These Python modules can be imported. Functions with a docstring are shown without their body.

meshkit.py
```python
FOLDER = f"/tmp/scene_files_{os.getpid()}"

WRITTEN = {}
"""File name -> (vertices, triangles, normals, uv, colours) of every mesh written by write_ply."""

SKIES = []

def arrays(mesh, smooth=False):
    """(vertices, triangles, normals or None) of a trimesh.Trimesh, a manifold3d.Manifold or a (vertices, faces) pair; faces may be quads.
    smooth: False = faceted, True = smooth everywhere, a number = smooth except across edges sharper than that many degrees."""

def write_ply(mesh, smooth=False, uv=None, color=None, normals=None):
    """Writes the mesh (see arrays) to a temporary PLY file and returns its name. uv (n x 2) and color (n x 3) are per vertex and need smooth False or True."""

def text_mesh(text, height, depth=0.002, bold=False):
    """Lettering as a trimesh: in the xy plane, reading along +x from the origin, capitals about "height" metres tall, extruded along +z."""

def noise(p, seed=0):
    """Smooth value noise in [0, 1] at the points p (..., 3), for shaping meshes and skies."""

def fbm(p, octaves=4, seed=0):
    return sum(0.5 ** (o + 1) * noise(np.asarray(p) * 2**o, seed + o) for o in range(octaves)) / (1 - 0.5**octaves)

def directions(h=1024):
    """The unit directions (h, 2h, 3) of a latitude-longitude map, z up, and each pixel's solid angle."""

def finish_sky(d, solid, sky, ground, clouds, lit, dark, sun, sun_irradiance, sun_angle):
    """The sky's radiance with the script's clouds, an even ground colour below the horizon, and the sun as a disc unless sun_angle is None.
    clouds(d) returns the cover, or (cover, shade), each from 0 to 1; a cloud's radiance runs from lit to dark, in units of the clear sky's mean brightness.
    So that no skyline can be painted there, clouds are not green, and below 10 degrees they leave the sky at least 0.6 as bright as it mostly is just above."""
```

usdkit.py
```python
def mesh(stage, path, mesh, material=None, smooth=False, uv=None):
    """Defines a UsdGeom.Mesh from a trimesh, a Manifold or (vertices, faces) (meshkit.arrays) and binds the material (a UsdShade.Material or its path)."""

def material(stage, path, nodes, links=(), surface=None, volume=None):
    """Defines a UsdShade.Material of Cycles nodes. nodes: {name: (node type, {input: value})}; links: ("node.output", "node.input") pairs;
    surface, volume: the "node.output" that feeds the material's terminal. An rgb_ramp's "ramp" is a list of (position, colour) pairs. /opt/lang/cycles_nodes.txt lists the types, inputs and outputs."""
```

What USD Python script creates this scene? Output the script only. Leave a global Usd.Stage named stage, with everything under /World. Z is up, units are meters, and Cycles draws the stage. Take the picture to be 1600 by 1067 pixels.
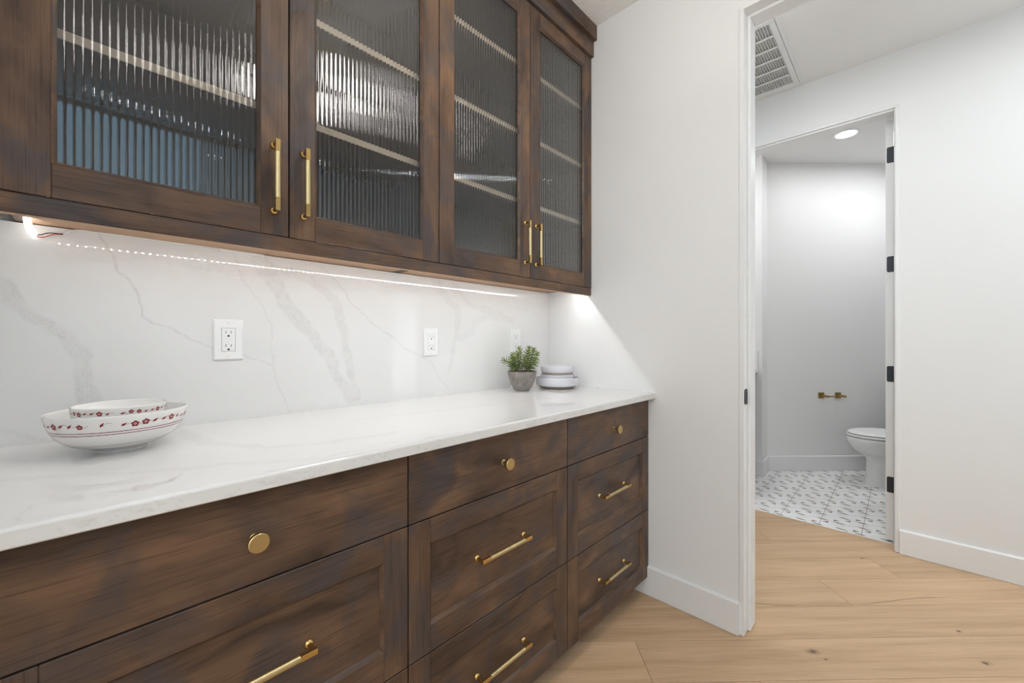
import math, random
import numpy as np
import trimesh
import shapely
from shapely.geometry import Polygon, LineString, MultiPolygon, Point, box as sbox
from shapely import affinity
import manifold3d as m3
import usdkit, meshkit
from pxr import Usd, UsdGeom, UsdShade, UsdLux, Gf, Sdf, Vt

rng = np.random.default_rng(7)
stage = Usd.Stage.CreateInMemory()
UsdGeom.SetStageUpAxis(stage, "Z")
UsdGeom.SetStageMetersPerUnit(stage, 1.0)
UsdGeom.Xform.Define(stage, "/World")
UsdGeom.Scope.Define(stage, "/World/Looks")

# ------------------------------------------------------------------ camera, lamp strengths, exposure
YAW = 43.81                                   # degrees that the camera looks to the left of +y
cam = UsdGeom.Camera.Define(stage, "/World/Camera")
cam.AddTranslateOp().Set(Gf.Vec3d(0, 0, 1.15))
cam.AddRotateZOp().Set(YAW)
cam.AddRotateXOp().Set(90.0)
cam.CreateHorizontalApertureAttr(36.0)
cam.CreateVerticalApertureAttr(36.0 * 1067 / 1600)
cam.CreateFocalLengthAttr(36.0 * 637 / 1600)
cam.CreateVerticalApertureOffsetAttr(-1.5 * 36 / 1600)
cam.CreateClippingRangeAttr(Gf.Vec2f(0.02, 100))
cam.CreateExposureAttr(1.15)

E_LED = 165.0          # under-cabinet chips
E_GLOBE = 9.0        # chandelier globes
E_CAN = 64.0          # pantry recessed lamps
E_HALL = 68.0         # hall recessed lamps
E_BATH = 35.0         # bathroom recessed lamps
E_WIN = 1.1           # daylight on the sheer window shades

# ------------------------------------------------------------------ helpers
used = {}


def numbered(parent, name):
    k = (parent, name)
    n = used.get(k, 0)
    used[k] = n + 1
    return f"{parent}/{name}" if n == 0 else f"{parent}/{name}_{n:03d}"


def tag(prim, label=None, cat=None, group=None, kind=None):
    for k, v in (("label", label), ("category", cat), ("group", group), ("kind", kind)):
        if v:
            prim.SetCustomDataByKey(k, v)


ORIGIN = {}


def thing(name, label, cat, loc=(0, 0, 0), group=None, kind=None):
    p = numbered("/World", name)
    x = UsdGeom.Xform.Define(stage, p)
    x.AddTranslateOp().Set(Gf.Vec3d(*map(float, loc)))
    ORIGIN[p] = np.array(loc, float)
    tag(x.GetPrim(), label, cat, group, kind)
    return p


def part_group(parent, name, label=None):
    p = numbered(parent, name)
    x = UsdGeom.Xform.Define(stage, p)
    ORIGIN[p] = ORIGIN[parent]
    tag(x.GetPrim(), label)
    return p


def joined(ms):
    if isinstance(ms, (list, tuple)) and not isinstance(ms[0], np.ndarray):
        return trimesh.util.concatenate([as_tm(m) for m in ms])
    return as_tm(ms)


def as_tm(m):
    if hasattr(m, "to_mesh"):
        q = m.to_mesh()
        return trimesh.Trimesh(q.vert_properties[:, :3], q.tri_verts, process=False)
    return m


def obj(parent, name, mesh, mat, label=None, smooth=False, kind=None, cat=None, group=None):
    mesh = joined(mesh).copy()
    p = numbered(parent, name)
    o = ORIGIN.get(parent, np.zeros(3))
    mesh.apply_translation(-o)
    m = usdkit.mesh(stage, p, mesh, MAT[mat], smooth=smooth)
    ORIGIN[p] = o
    tag(m.GetPrim(), label, cat, group, kind)
    return p


def box(lo, hi, bev=0.0):
    lo, hi = np.minimum(lo, hi).astype(float), np.maximum(lo, hi).astype(float)
    if bev <= 0:
        b = trimesh.creation.box(hi - lo)
        b.apply_translation((lo + hi) / 2)
        return b
    pts = []
    for s in np.ndindex(2, 2, 2):
        c = np.where(s, hi, lo)
        d = np.where(s, -1, 1) * bev
        for k in range(3):
            q = c.copy()
            for j in range(3):
                if j != k:
                    q[j] += d[j]
            pts.append(q)
    h = trimesh.convex.convex_hull(np.array(pts))
    return h


def man(tm):
    return m3.Manifold(m3.Mesh(np.asarray(tm.vertices, np.float32), np.asarray(tm.faces, np.uint32)))


def mbox(lo, hi):
    lo, hi = np.array(lo, float), np.array(hi, float)
    return m3.Manifold.cube(tuple(hi - lo)).translate(tuple(lo))


def extrude(poly, z0, z1):
    ms = []
    for g in getattr(poly, "geoms", [poly]):
        if g.area < 1e-9:
            continue
        e = trimesh.creation.extrude_polygon(g, z1 - z0, engine="earcut")
        e.apply_translation((0, 0, z0))
        ms.append(e)
    return trimesh.util.concatenate(ms)


def prism(pts, axis, a, b):
    """2-D profile in the plane normal to an axis, extruded from a to b. axis y: pts are (x, z); axis x: pts are (y, z)."""
    e = extrude(Polygon(pts), 0, b - a)
    v = e.vertices.copy()
    if axis == "y":
        w = np.stack([v[:, 0], a + v[:, 2], v[:, 1]], 1)
        e = trimesh.Trimesh(w, e.faces[:, ::-1], process=False)
    elif axis == "x":
        w = np.stack([a + v[:, 2], v[:, 0], v[:, 1]], 1)
        e = trimesh.Trimesh(w, e.faces, process=False)
    return e


def lathe(profile, n=64, at=(0, 0, 0), axis=None):
    e = trimesh.creation.revolve(np.array(profile, float), sections=n)
    if axis is not None:
        e.apply_transform(trimesh.geometry.align_vectors([0, 0, 1], axis))
    e.apply_translation(at)
    return e


def cyl(p, q, r, n=24):
    return trimesh.creation.cylinder(radius=r, segment=np.array([p, q], float), sections=n)


def tube(points, r, sides=10):
    p = np.asarray(points, float)
    t = np.gradient(p, axis=0)
    t /= np.linalg.norm(t, axis=1, keepdims=True) + 1e-12
    a = np.cross(t, np.where(np.abs(t[:, 2:]) < 0.9, [0, 0, 1.0], [1.0, 0, 0]))
    a /= np.linalg.norm(a, axis=1, keepdims=True) + 1e-12
    b = np.cross(t, a)
    ang = np.arange(sides) * 2 * np.pi / sides
    v = p[:, None] + r * (np.cos(ang)[None, :, None] * a[:, None] + np.sin(ang)[None, :, None] * b[:, None])
    n = len(p)
    i, j = np.meshgrid(np.arange(n - 1), np.arange(sides), indexing="ij")
    q = np.stack([i * sides + j, i * sides + (j + 1) % sides, (i + 1) * sides + (j + 1) % sides, (i + 1) * sides + j], -1).reshape(-1, 4)
    f = np.vstack([q[:, [0, 1, 2]], q[:, [0, 2, 3]]])
    caps = [[0, k + 1, k] for k in range(1, sides - 1)] + [[(n - 1) * sides, (n - 1) * sides + k, (n - 1) * sides + k + 1] for k in range(1, sides - 1)]
    return trimesh.Trimesh(v.reshape(-1, 3), np.vstack([f, caps]), process=False)


def curve(pts, n=40):
    pts = np.array(pts, float)
    from scipy.interpolate import CubicSpline
    s = np.r_[0, np.cumsum(np.linalg.norm(np.diff(pts, axis=0), axis=1))]
    return CubicSpline(s, pts, axis=0)(np.linspace(0, s[-1], n))


# ------------------------------------------------------------------ materials
MAT = {}


def material(name, nodes, links, surface="p.BSDF"):
    MAT[name] = usdkit.material(stage, "/World/Looks/" + name, nodes, links, surface=surface)


def plain(name, color, rough=0.5, **kw):
    material(name, {"p": ("principled_bsdf", {"base_color": color, "roughness": rough, **kw})}, [])


def emitter(name, color, strength):
    material(name, {"e": ("emission", {"color": color, "strength": strength})}, [], surface="e.emission")


def paint(name, color, rough, scale=900.0, strength=0.03, spec=0.3):
    material(name, {
        "g": ("geometry", {}),
        "n": ("noise_texture", {"scale": scale, "detail": 2.0}),
        "b": ("bump", {"strength": strength, "distance": 0.002}),
        "p": ("principled_bsdf", {"base_color": color, "roughness": rough, "specular_ior_level": spec}),
    }, [("g.position", "n.vector"), ("n.fac", "b.height"), ("b.normal", "p.normal")])


WALL = (0.80, 0.80, 0.795)
paint("wall_paint", WALL, 0.6, 250, 0.05)
paint("trim_paint", (0.80, 0.80, 0.795), 0.35, 60, 0.01, 0.5)
material("ceiling_paint", {
    "g": ("geometry", {}),
    "n": ("noise_texture", {"scale": 55.0, "detail": 3.0, "roughness": 0.55}),
    "r": ("rgb_ramp", {"ramp": [(0.0, (0, 0, 0)), (0.45, (0, 0, 0)), (0.62, (1, 1, 1)), (1.0, (1, 1, 1))]}),
    "b": ("bump", {"strength": 0.35, "distance": 0.004}),
    "p": ("principled_bsdf", {"base_color": (0.86, 0.855, 0.84), "roughness": 0.8, "specular_ior_level": 0.2}),
}, [("g.position", "n.vector"), ("n.fac", "r.fac"), ("r.color", "b.height"), ("b.normal", "p.normal")])
paint("ceiling_smooth", (0.80, 0.795, 0.78), 0.8, 120, 0.08, 0.2)


def wood(name, axis, dark=1.0):
    """Stained alder: grain along the given axis, grey-blue mineral clouds, warm figure."""
    along, across = 3.2, 10.0
    sc = {"y": (across, along, across), "z": (across, across, along)}[axis]
    fine = {"y": (300.0, 7.0, 300.0), "z": (300.0, 300.0, 7.0)}[axis]
    cloud = {"y": (7.0, 7.5, 7.0), "z": (8.5, 8.5, 6.0)}[axis]
    k = dark * 1.17
    material(name, {
        "g": ("geometry", {}),
        "o": ("object_info", {}),
        "m": ("math", {"math_type": "multiply", "value2": 37.0}),
        "c": ("combine_xyz", {}),
        "a": ("vector_math", {"math_type": "add"}),
        "wn": ("noise_texture", {"scale": 3.5, "detail": 2.0}),
        "ws": ("vector_math", {"math_type": "scale", "scale": 0.10}),
        "wa": ("vector_math", {"math_type": "add"}),
        "m1": ("mapping", {"scale": sc}),
        "m2": ("mapping", {"scale": fine}),
        "m3": ("mapping", {"scale": cloud}),
        "n1": ("noise_texture", {"scale": 1.0, "detail": 4.0, "roughness": 0.5, "distortion": 0.8}),
        "n2": ("noise_texture", {"scale": 1.0, "detail": 3.0, "roughness": 0.7}),
        "n3": ("noise_texture", {"scale": 1.0, "detail": 3.0, "roughness": 0.5, "distortion": 0.6}),
        "r1": ("rgb_ramp", {"ramp": [(0.30, (0.045 * k, 0.029 * k, 0.022 * k)), (0.43, (0.090 * k, 0.055 * k, 0.037 * k)), (0.56, (0.130 * k, 0.077 * k, 0.048 * k)), (0.72, (0.178 * k, 0.103 * k, 0.060 * k))]}),
        "r2": ("rgb_ramp", {"ramp": [(0.32, (0.58, 0.56, 0.56)), (0.46, (0.94, 0.94, 0.94)), (0.58, (1.03, 1.03, 1.02)), (0.75, (1.12, 1.10, 1.08))]}),
        "r3": ("rgb_ramp", {"ramp": [(0.47, (0, 0, 0)), (0.60, (0.62, 0.62, 0.62)), (0.72, (0.85, 0.85, 0.85))]}),
        "x1": ("mix", {"mix_type": "multiply", "fac": 0.85}),
        "x2": ("mix", {"mix_type": "mix", "color2": (0.066 * k, 0.056 * k, 0.056 * k)}),
        "b": ("bump", {"strength": 0.08, "distance": 0.001}),
        "p": ("principled_bsdf", {"roughness": 0.40, "specular_ior_level": 0.28}),
    }, [("o.random", "m.value1"), ("m.value", "c.x"), ("m.value", "c.y"), ("m.value", "c.z"),
        ("g.position", "a.vector1"), ("c.vector", "a.vector2"),
        ("a.vector", "wn.vector"), ("wn.color", "ws.vector1"), ("a.vector", "wa.vector1"), ("ws.vector", "wa.vector2"),
        ("wa.vector", "m1.vector"), ("a.vector", "m2.vector"), ("wa.vector", "m3.vector"),
        ("m1.vector", "n1.vector"), ("m2.vector", "n2.vector"), ("m3.vector", "n3.vector"),
        ("n1.fac", "r1.fac"), ("n2.fac", "r2.fac"), ("n3.fac", "r3.fac"),
        ("r1.color", "x2.color1"), ("r3.color", "x2.fac"),
        ("x2.color", "x1.color1"), ("r2.color", "x1.color2"),
        ("x1.color", "p.base_color"), ("n2.fac", "b.height"), ("b.normal", "p.normal")])


wood("wood_long", "y")
wood("wood_upright", "z")
plain("cabinet_inside", (0.10, 0.068, 0.048), 0.55)
plain("shelf_edge", (0.62, 0.50, 0.38), 0.5)
plain("raw_wood", (0.50, 0.31, 0.19), 0.55)
plain("toe_dark", (0.05, 0.035, 0.028), 0.6)
plain("brass", (0.62, 0.43, 0.17), 0.2, metallic=1.0)
plain("brass_satin", (0.62, 0.50, 0.27), 0.36, metallic=1.0)
material("brass_turned", {
    "t": ("tangent", {"direction_type": "radial", "axis": "x"}),
    "p": ("principled_bsdf", {"base_color": (0.62, 0.47, 0.22), "roughness": 0.36, "metallic": 1.0, "anisotropic": 0.85}),
}, [("t.tangent", "p.tangent")])
plain("brass_aged", (0.40, 0.28, 0.12), 0.35, metallic=1.0)
plain("black_metal", (0.012, 0.016, 0.024), 0.4)
plain("steel_dark", (0.25, 0.26, 0.28), 0.35, metallic=1.0)
plain("white_plastic", (0.86, 0.86, 0.85), 0.3)
plain("slot_black", (0.012, 0.012, 0.012), 0.5)
plain("slot_grey", (0.16, 0.16, 0.155), 0.5)
plain("porcelain", (0.80, 0.80, 0.785), 0.08)
plain("dish_glaze", (0.70, 0.70, 0.745), 0.22)
plain("dish_clay", (0.40, 0.33, 0.285), 0.7)
plain("bowl_glaze", (0.86, 0.845, 0.82), 0.12)
plain("red_print", (0.26, 0.035, 0.04), 0.3)
plain("red_print_light", (0.42, 0.10, 0.09), 0.3)
plain("soil", (0.025, 0.018, 0.012), 0.9)
plain("stem_green", (0.14, 0.19, 0.055), 0.6)
plain("wire_black", (0.012, 0.011, 0.011), 0.45)
plain("wire_red", (0.55, 0.03, 0.025), 0.4)
plain("grey_print", (0.52, 0.51, 0.50), 0.4)
plain("taupe_print", (0.30, 0.245, 0.195), 0.4)
plain("grout", (0.33, 0.32, 0.31), 0.9)
plain("tile_white", (0.87, 0.865, 0.86), 0.3)
plain("vent_white", (0.76, 0.76, 0.745), 0.45)
plain("duct_dark", (0.62, 0.62, 0.61), 0.8)
plain("vanity_dark", (0.045, 0.035, 0.03), 0.5)
emitter("led_glow", (0.95, 0.985, 1.0), E_LED)
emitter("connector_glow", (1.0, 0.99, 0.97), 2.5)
emitter("globe_glow", (1.0, 0.95, 0.90), E_GLOBE)
emitter("can_glow", (0.91, 0.968, 1.0), E_CAN)
emitter("hall_glow", (0.915, 0.97, 1.0), E_HALL)
emitter("bath_glow", (0.97, 0.98, 1.0), E_BATH)

emitter("bath_glow_2", (0.97, 0.98, 1.0), E_BATH * 1.9)
emitter("shade_glow", (0.90, 0.96, 1.0), E_WIN)
emitter("sky_glow", (0.55, 0.80, 1.0), E_WIN)

material("leaf", {
    "o": ("geometry", {}),
    "n": ("noise_texture", {"scale": 70.0, "detail": 2.0}),
    "r": ("rgb_ramp", {"ramp": [(0.3, (0.06, 0.11, 0.026)), (0.48, (0.19, 0.26, 0.065)), (0.66, (0.42, 0.48, 0.17))]}),
    "d": ("principled_bsdf", {"roughness": 0.4}),
    "t": ("translucent_bsdf", {}),
    "m": ("mix_closure", {"fac": 0.25}),
}, [("o.position", "n.vector"), ("n.fac", "r.fac"), ("r.color", "d.base_color"), ("r.color", "t.color"), ("d.BSDF", "m.closure1"), ("t.BSDF", "m.closure2")], surface="m.closure")

material("concrete", {
    "g": ("geometry", {}),
    "n": ("noise_texture", {"scale": 28.0, "detail": 5.0, "roughness": 0.65}),
    "r": ("rgb_ramp", {"ramp": [(0.3, (0.17, 0.15, 0.135)), (0.5, (0.255, 0.225, 0.205)), (0.72, (0.35, 0.315, 0.29))]}),
    "n2": ("noise_texture", {"scale": 320.0, "detail": 2.0}),
    "b": ("bump", {"strength": 0.25, "distance": 0.001}),
    "p": ("principled_bsdf", {"roughness": 0.85}),
}, [("g.position", "n.vector"), ("g.position", "n2.vector"), ("n.fac", "r.fac"), ("r.color", "p.base_color"), ("n2.fac", "b.height"), ("b.normal", "p.normal")])

material("ribbed_glass", {
    "p": ("principled_bsdf", {"base_color": (0.90, 0.92, 0.915), "roughness": 0.0, "transmission_weight": 1.0, "ior": 1.5}),
}, [])


def quartz(name, color):
    material(name, {
        "a": ("attribute", {"attribute": "vein"}),
        "g": ("geometry", {}),
        "n": ("noise_texture", {"scale": 190.0, "detail": 4.0, "roughness": 0.7}),
        "r": ("rgb_ramp", {"ramp": [(0.34, (1, 1, 1)), (0.50, (0.55, 0.55, 0.55)), (0.66, (0.22, 0.22, 0.22))]}),
        "f": ("math", {"math_type": "multiply", "use_clamp": True}),
        "n2": ("noise_texture", {"scale": 2.2, "detail": 3.0}),
        "r2": ("rgb_ramp", {"ramp": [(0.3, (color[0] * 0.965, color[1] * 0.965, color[2] * 0.965)), (0.7, color)]}),
        "x": ("mix", {"mix_type": "mix", "color2": (0.40, 0.385, 0.365)}),
        "p": ("principled_bsdf", {"roughness": 0.02, "specular_ior_level": 0.5}),
    }, [("g.position", "n.vector"), ("g.position", "n2.vector"), ("n.fac", "r.fac"), ("a.fac", "f.value1"), ("r.color", "f.value2"),
        ("n2.fac", "r2.fac"), ("r2.color", "x.color1"), ("f.value", "x.fac"), ("x.color", "p.base_color")])


quartz("quartz", (0.80, 0.795, 0.785))
plain("quartz_plain", (0.80, 0.795, 0.785), 0.1)

# knots (world x, y, radius along, radius across) of the oak boards
KNOTS = [(-0.241, 1.858, 0.020), (-0.200, 1.846, 0.007), (0.159, 2.388, 0.010), (0.214, 2.219, 0.015), (-0.156, 2.835, 0.011)]


def oak(name, tone):
    nodes = {
        "g": ("geometry", {}),
        "o": ("object_info", {}),
        "m": ("math", {"math_type": "multiply", "value2": 53.0}),
        "c": ("combine_xyz", {}),
        "rt": ("vector_rotate", {"rotate_type": "z_axis", "angle": -math.pi / 4}),
        "a": ("vector_math", {"math_type": "add"}),
        "wn": ("noise_texture", {"scale": 2.5, "detail": 2.0}),
        "ws": ("vector_math", {"math_type": "scale", "scale": 0.035}),
        "wa": ("vector_math", {"math_type": "add"}),
        "m1": ("mapping", {"scale": (0.9, 20.0, 1.0)}),
        "m2": ("mapping", {"scale": (5.0, 210.0, 1.0)}),
        "n1": ("noise_texture", {"scale": 1.0, "detail": 5.0, "roughness": 0.55, "distortion": 0.3}),
        "n2": ("noise_texture", {"scale": 1.0, "detail": 3.0, "roughness": 0.65}),
        "r1": ("rgb_ramp", {"ramp": [(0.25, tuple(np.array((0.46, 0.295, 0.165)) * tone)), (0.48, tuple(np.array((0.58, 0.39, 0.235)) * tone)), (0.70, tuple(np.array((0.66, 0.455, 0.29)) * tone))]}),
        "r2": ("rgb_ramp", {"ramp": [(0.32, (0.84, 0.82, 0.80)), (0.52, (1, 1, 1)), (0.8, (1.05, 1.05, 1.05))]}),
        "x1": ("mix", {"mix_type": "multiply", "fac": 0.8}),
        "b": ("bump", {"strength": 0.06, "distance": 0.001}),
        "p": ("principled_bsdf", {"roughness": 0.42, "specular_ior_level": 0.35}),
    }
    links = [("o.random", "m.value1"), ("m.value", "c.x"), ("m.value", "c.y"), ("g.position", "rt.vector"), ("rt.vector", "a.vector1"), ("c.vector", "a.vector2"),
             ("a.vector", "wn.vector"), ("wn.color", "ws.vector1"), ("a.vector", "wa.vector1"), ("ws.vector", "wa.vector2"),
             ("wa.vector", "m1.vector"), ("a.vector", "m2.vector"), ("m1.vector", "n1.vector"), ("m2.vector", "n2.vector"),
             ("n1.fac", "r1.fac"), ("n2.fac", "r2.fac"), ("r1.color", "x1.color1"), ("r2.color", "x1.color2"), ("n2.fac", "b.height"), ("b.normal", "p.normal")]
    last = "x1.color"
    for i, (kx, ky, kr) in enumerate(KNOTS):
        t, n = (kx + ky) * math.sqrt(.5), (ky - kx) * math.sqrt(.5)
        nodes[f"km{i}"] = ("mapping", {"location": (-t / (kr * 1.7), -n / kr, 0), "scale": (1 / (kr * 1.7), 1 / kr, 0)})
        nodes[f"kw{i}"] = ("noise_texture", {"scale": 60.0, "detail": 2.0})
        nodes[f"kl{i}"] = ("vector_math", {"math_type": "length"})
        nodes[f"ka{i}"] = ("math", {"math_type": "multiply_add", "value2": 1.0, "value3": -0.5})
        nodes[f"ks{i}"] = ("math", {"math_type": "add"})
        nodes[f"kr{i}"] = ("rgb_ramp", {"ramp": [(0.0, (0.88, 0.88, 0.88)), (0.28, (0.75, 0.75, 0.75)), (0.5, (0.25, 0.25, 0.25)), (1.0, (0, 0, 0))]})
        nodes[f"kx{i}"] = ("mix", {"mix_type": "mix", "color2": (0.085, 0.05, 0.034)})
        links += [("rt.vector", f"km{i}.vector"), (f"km{i}.vector", f"kl{i}.vector1"), (f"kl{i}.value", f"ks{i}.value1"), ("g.position", f"kw{i}.vector"), (f"kw{i}.fac", f"ka{i}.value1"),
                  (f"ka{i}.value", f"ks{i}.value2"), (f"ks{i}.value", f"kr{i}.fac"), (f"kr{i}.color", f"kx{i}.fac"), (last, f"kx{i}.color1")]
        last = f"kx{i}.color"
    links.append((last, "p.base_color"))
    material(name, nodes, links)


for i, tn in enumerate((0.93, 1.0, 1.06, 0.97)):
    oak(f"oak_{i}", tn)
plain("joint_dark", (0.20, 0.13, 0.08), 0.8)
plain("crack_dark", (0.11, 0.065, 0.04), 0.8)

# ------------------------------------------------------------------ dimensions
XB = -1.415            # face of the backsplash
YE = 1.7664            # end wall, pantry side
YE2 = 1.885            # end wall, hall side
YH = 3.045             # hall wall, hall side
YH2 = 3.165
ZC = 2.723
XU, XL, XC = -1.136, -0.834, -0.8025   # faces of wall cupboards, base cupboards, worktop
ZT = 0.917             # worktop
JL, JR, JT = -0.445, 0.475, 2.436      # clear opening to the hall
BL, BR, BT = -0.845, -0.032, 2.418     # clear opening to the bathroom
XR, YBK = 1.64, -2.7
YN = -0.165            # stub wall that closes the run on the near side

# ------------------------------------------------------------------ the shell
def structure(name, mesh, mat, label=None, smooth=False):
    p = obj("/World", name, mesh, mat, label, smooth=smooth)
    stage.GetPrimAtPath(p).SetCustomDataByKey("kind", "structure")
    return p


def struct_thing(name, label, loc=(0, 0, 0)):
    return thing(name, label, None, loc, kind="structure")


structure("wall_left", box((-1.56, YN - 0.1, 0), (-1.436, YE, ZC)), "wall_paint", "white wall behind the cupboards and the quartz splashback")
structure("wall_near", box((-1.56, YN - 0.12, 0), (-0.74, YN, ZC)), "wall_paint", "white stub wall at the near end of the cupboard run")
structure("wall_back", box((-1.56, YBK - 0.1, 0), (XR + 0.1, YBK, ZC)), "wall_paint", "white wall behind the camera")
structure("wall_far_left", box((-1.56, YBK, 0), (-1.46, YN - 0.12, ZC)), "wall_paint", "white wall left of the camera")
structure("wall_right", box((XR, YBK, 0), (XR + 0.1, YH2, ZC)), "wall_paint", "white wall facing the cupboards")
jt = 0.018
w = mbox((-1.56, YE, 0), (XR, YE2, ZC)) - mbox((JL - jt, YE - 1, -1), (JR + jt, YE2 + 1, JT + jt))
structure("wall_end", w, "wall_paint", "white wall at the end of the worktop with the cased opening to the hall")
w = mbox((-2.2, YH, 0), (XR, YH2, ZC)) - mbox((BL - jt, YH - 1, -1), (BR + jt, YH2 + 1, BT + jt))
structure("wall_hall", w, "wall_paint", "white hall wall with the bathroom doorway in it")
structure("wall_hall_left", box((-2.3, YE2, 0), (-2.2, YH2, ZC)), "wall_paint", "white wall closing the left end of the hall")
structure("ceiling", box((-1.56, YBK - 0.1, ZC), (XR + 0.1, YE + 0.06, ZC + 0.1)), "ceiling_paint", "lightly textured white ceiling over the cupboards")
structure("ceiling_hall", box((-2.3, YE + 0.06, ZC), (XR + 0.1, YH + 0.06, ZC + 0.1)), "ceiling_smooth", "white hall ceiling around the return air grille")

# bathroom, with a wall set at 45 degrees across its far corner
S, E_ = np.array((-0.868, 4.165)), np.array((-0.024, 5.009))
K = E_ + (E_[1] - YH2) * np.array((1, -1))
bath = [(-1.75, YH2), (-1.75, 3.955), (-0.861, 3.955), tuple(S), tuple(E_), tuple(K)]
bp = Polygon(bath)


def wall_along(a, b, t=0.1, z0=0.0, z1=ZC, out=1):
    a, b = np.array(a, float), np.array(b, float)
    d = (b - a) / np.linalg.norm(b - a)
    n = np.array((-d[1], d[0])) * t * out
    return extrude(Polygon([a, b, b + n, a + n]), z0, z1)


structure("wall_bathroom_left", wall_along(bath[0], bath[1]), "wall_paint", "white bathroom wall beside the vanity")
wb = extrude(Polygon([(-1.85, 3.955), (-0.861, 3.955), tuple(S), tuple(S + (-0.07, 0.07)), (-1.85, 4.2)]), 0, ZC)
structure("wall_bathroom_vanity", wb, "wall_paint", "short white bathroom wall behind the vanity")
structure("wall_bathroom_diagonal", wall_along(S, E_ + 0.07), "wall_paint", "white diagonal bathroom wall behind the paper holder")
structure("wall_bathroom_right", wall_along(E_, K), "wall_paint", "white bathroom wall behind the toilet tank")
structure("ceiling_bathroom", extrude(bp.buffer(0.08, join_style=2).difference(sbox(-9, -9, 9, YH + 0.06)), ZC, ZC + 0.1), "ceiling_smooth", "white bathroom ceiling with one round lamp")

# ------------------------------------------------------------------ oak floor, boards laid at 45 degrees
fl = obj("/World", "floor", box((-2.3, YBK - 0.1, -0.06), (XR + 0.1, 3.150, -0.0085)), "joint_dark", "wide light oak boards laid diagonally through pantry and hall")
stage.GetPrimAtPath(fl).SetCustomDataByKey("kind", "structure")
zone = shapely.union_all([sbox(-0.92, YBK, XR, YE), sbox(-1.46, YBK, XR, YN - 0.12), sbox(JL - 0.02, YE - 0.01, JR + 0.02, YE2 + 0.01), sbox(-2.2, YE2, XR, YH), sbox(BL, YH - 0.01, BR, 3.149)])
BW, n0 = 0.19, 1.549
butts = {-1: [0.502], 4: [1.54], 2: [1.923], 1: [1.515], 0: [0.3, 2.4], 3: [0.95]}
s2 = math.sqrt(.5)
prng = random.Random(5)
for k in range(-24, 12):
    lo, hi = n0 + k * BW, n0 + (k + 1) * BW
    ts = sorted(butts.get(k, [prng.uniform(-1, 1)]))
    while ts[0] > -4.5:
        ts.insert(0, ts[0] - prng.uniform(1.7, 2.1))
    while ts[-1] < 5.0:
        ts.append(ts[-1] + prng.uniform(1.7, 2.1))
    for t0, t1 in zip(ts[:-1], ts[1:]):
        g = 0.0007
        q = [(t0 + g, lo + g), (t1 - g, lo + g), (t1 - g, hi - g), (t0 + g, hi - g)]
        P = Polygon([((t - n) * s2, (t + n) * s2) for t, n in q]).intersection(zone)
        for piece in getattr(P, "geoms", [P]):
            if piece.area > 2e-4 and piece.geom_type == "Polygon":
                obj(fl, "plank", extrude(piece, -0.0085, 0.0), f"oak_{prng.randrange(4)}")

# two drying cracks in the boards by the doorway
def crack(pts, wd):
    c = curve(pts, 60)
    c[:, 1] += 0.004 * (meshkit.fbm(np.c_[c * 30, np.zeros(60)], 3, 4) - 0.5)
    half = wd * np.clip(np.sin(np.linspace(0, math.pi, 60)) * 1.6, 0.15, 1)
    L, R = c + np.c_[-s2 * half, s2 * half], c - np.c_[-s2 * half, s2 * half]
    return extrude(Polygon(np.vstack([L, R[::-1]])).buffer(0), 0.0, 0.0002)


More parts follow.
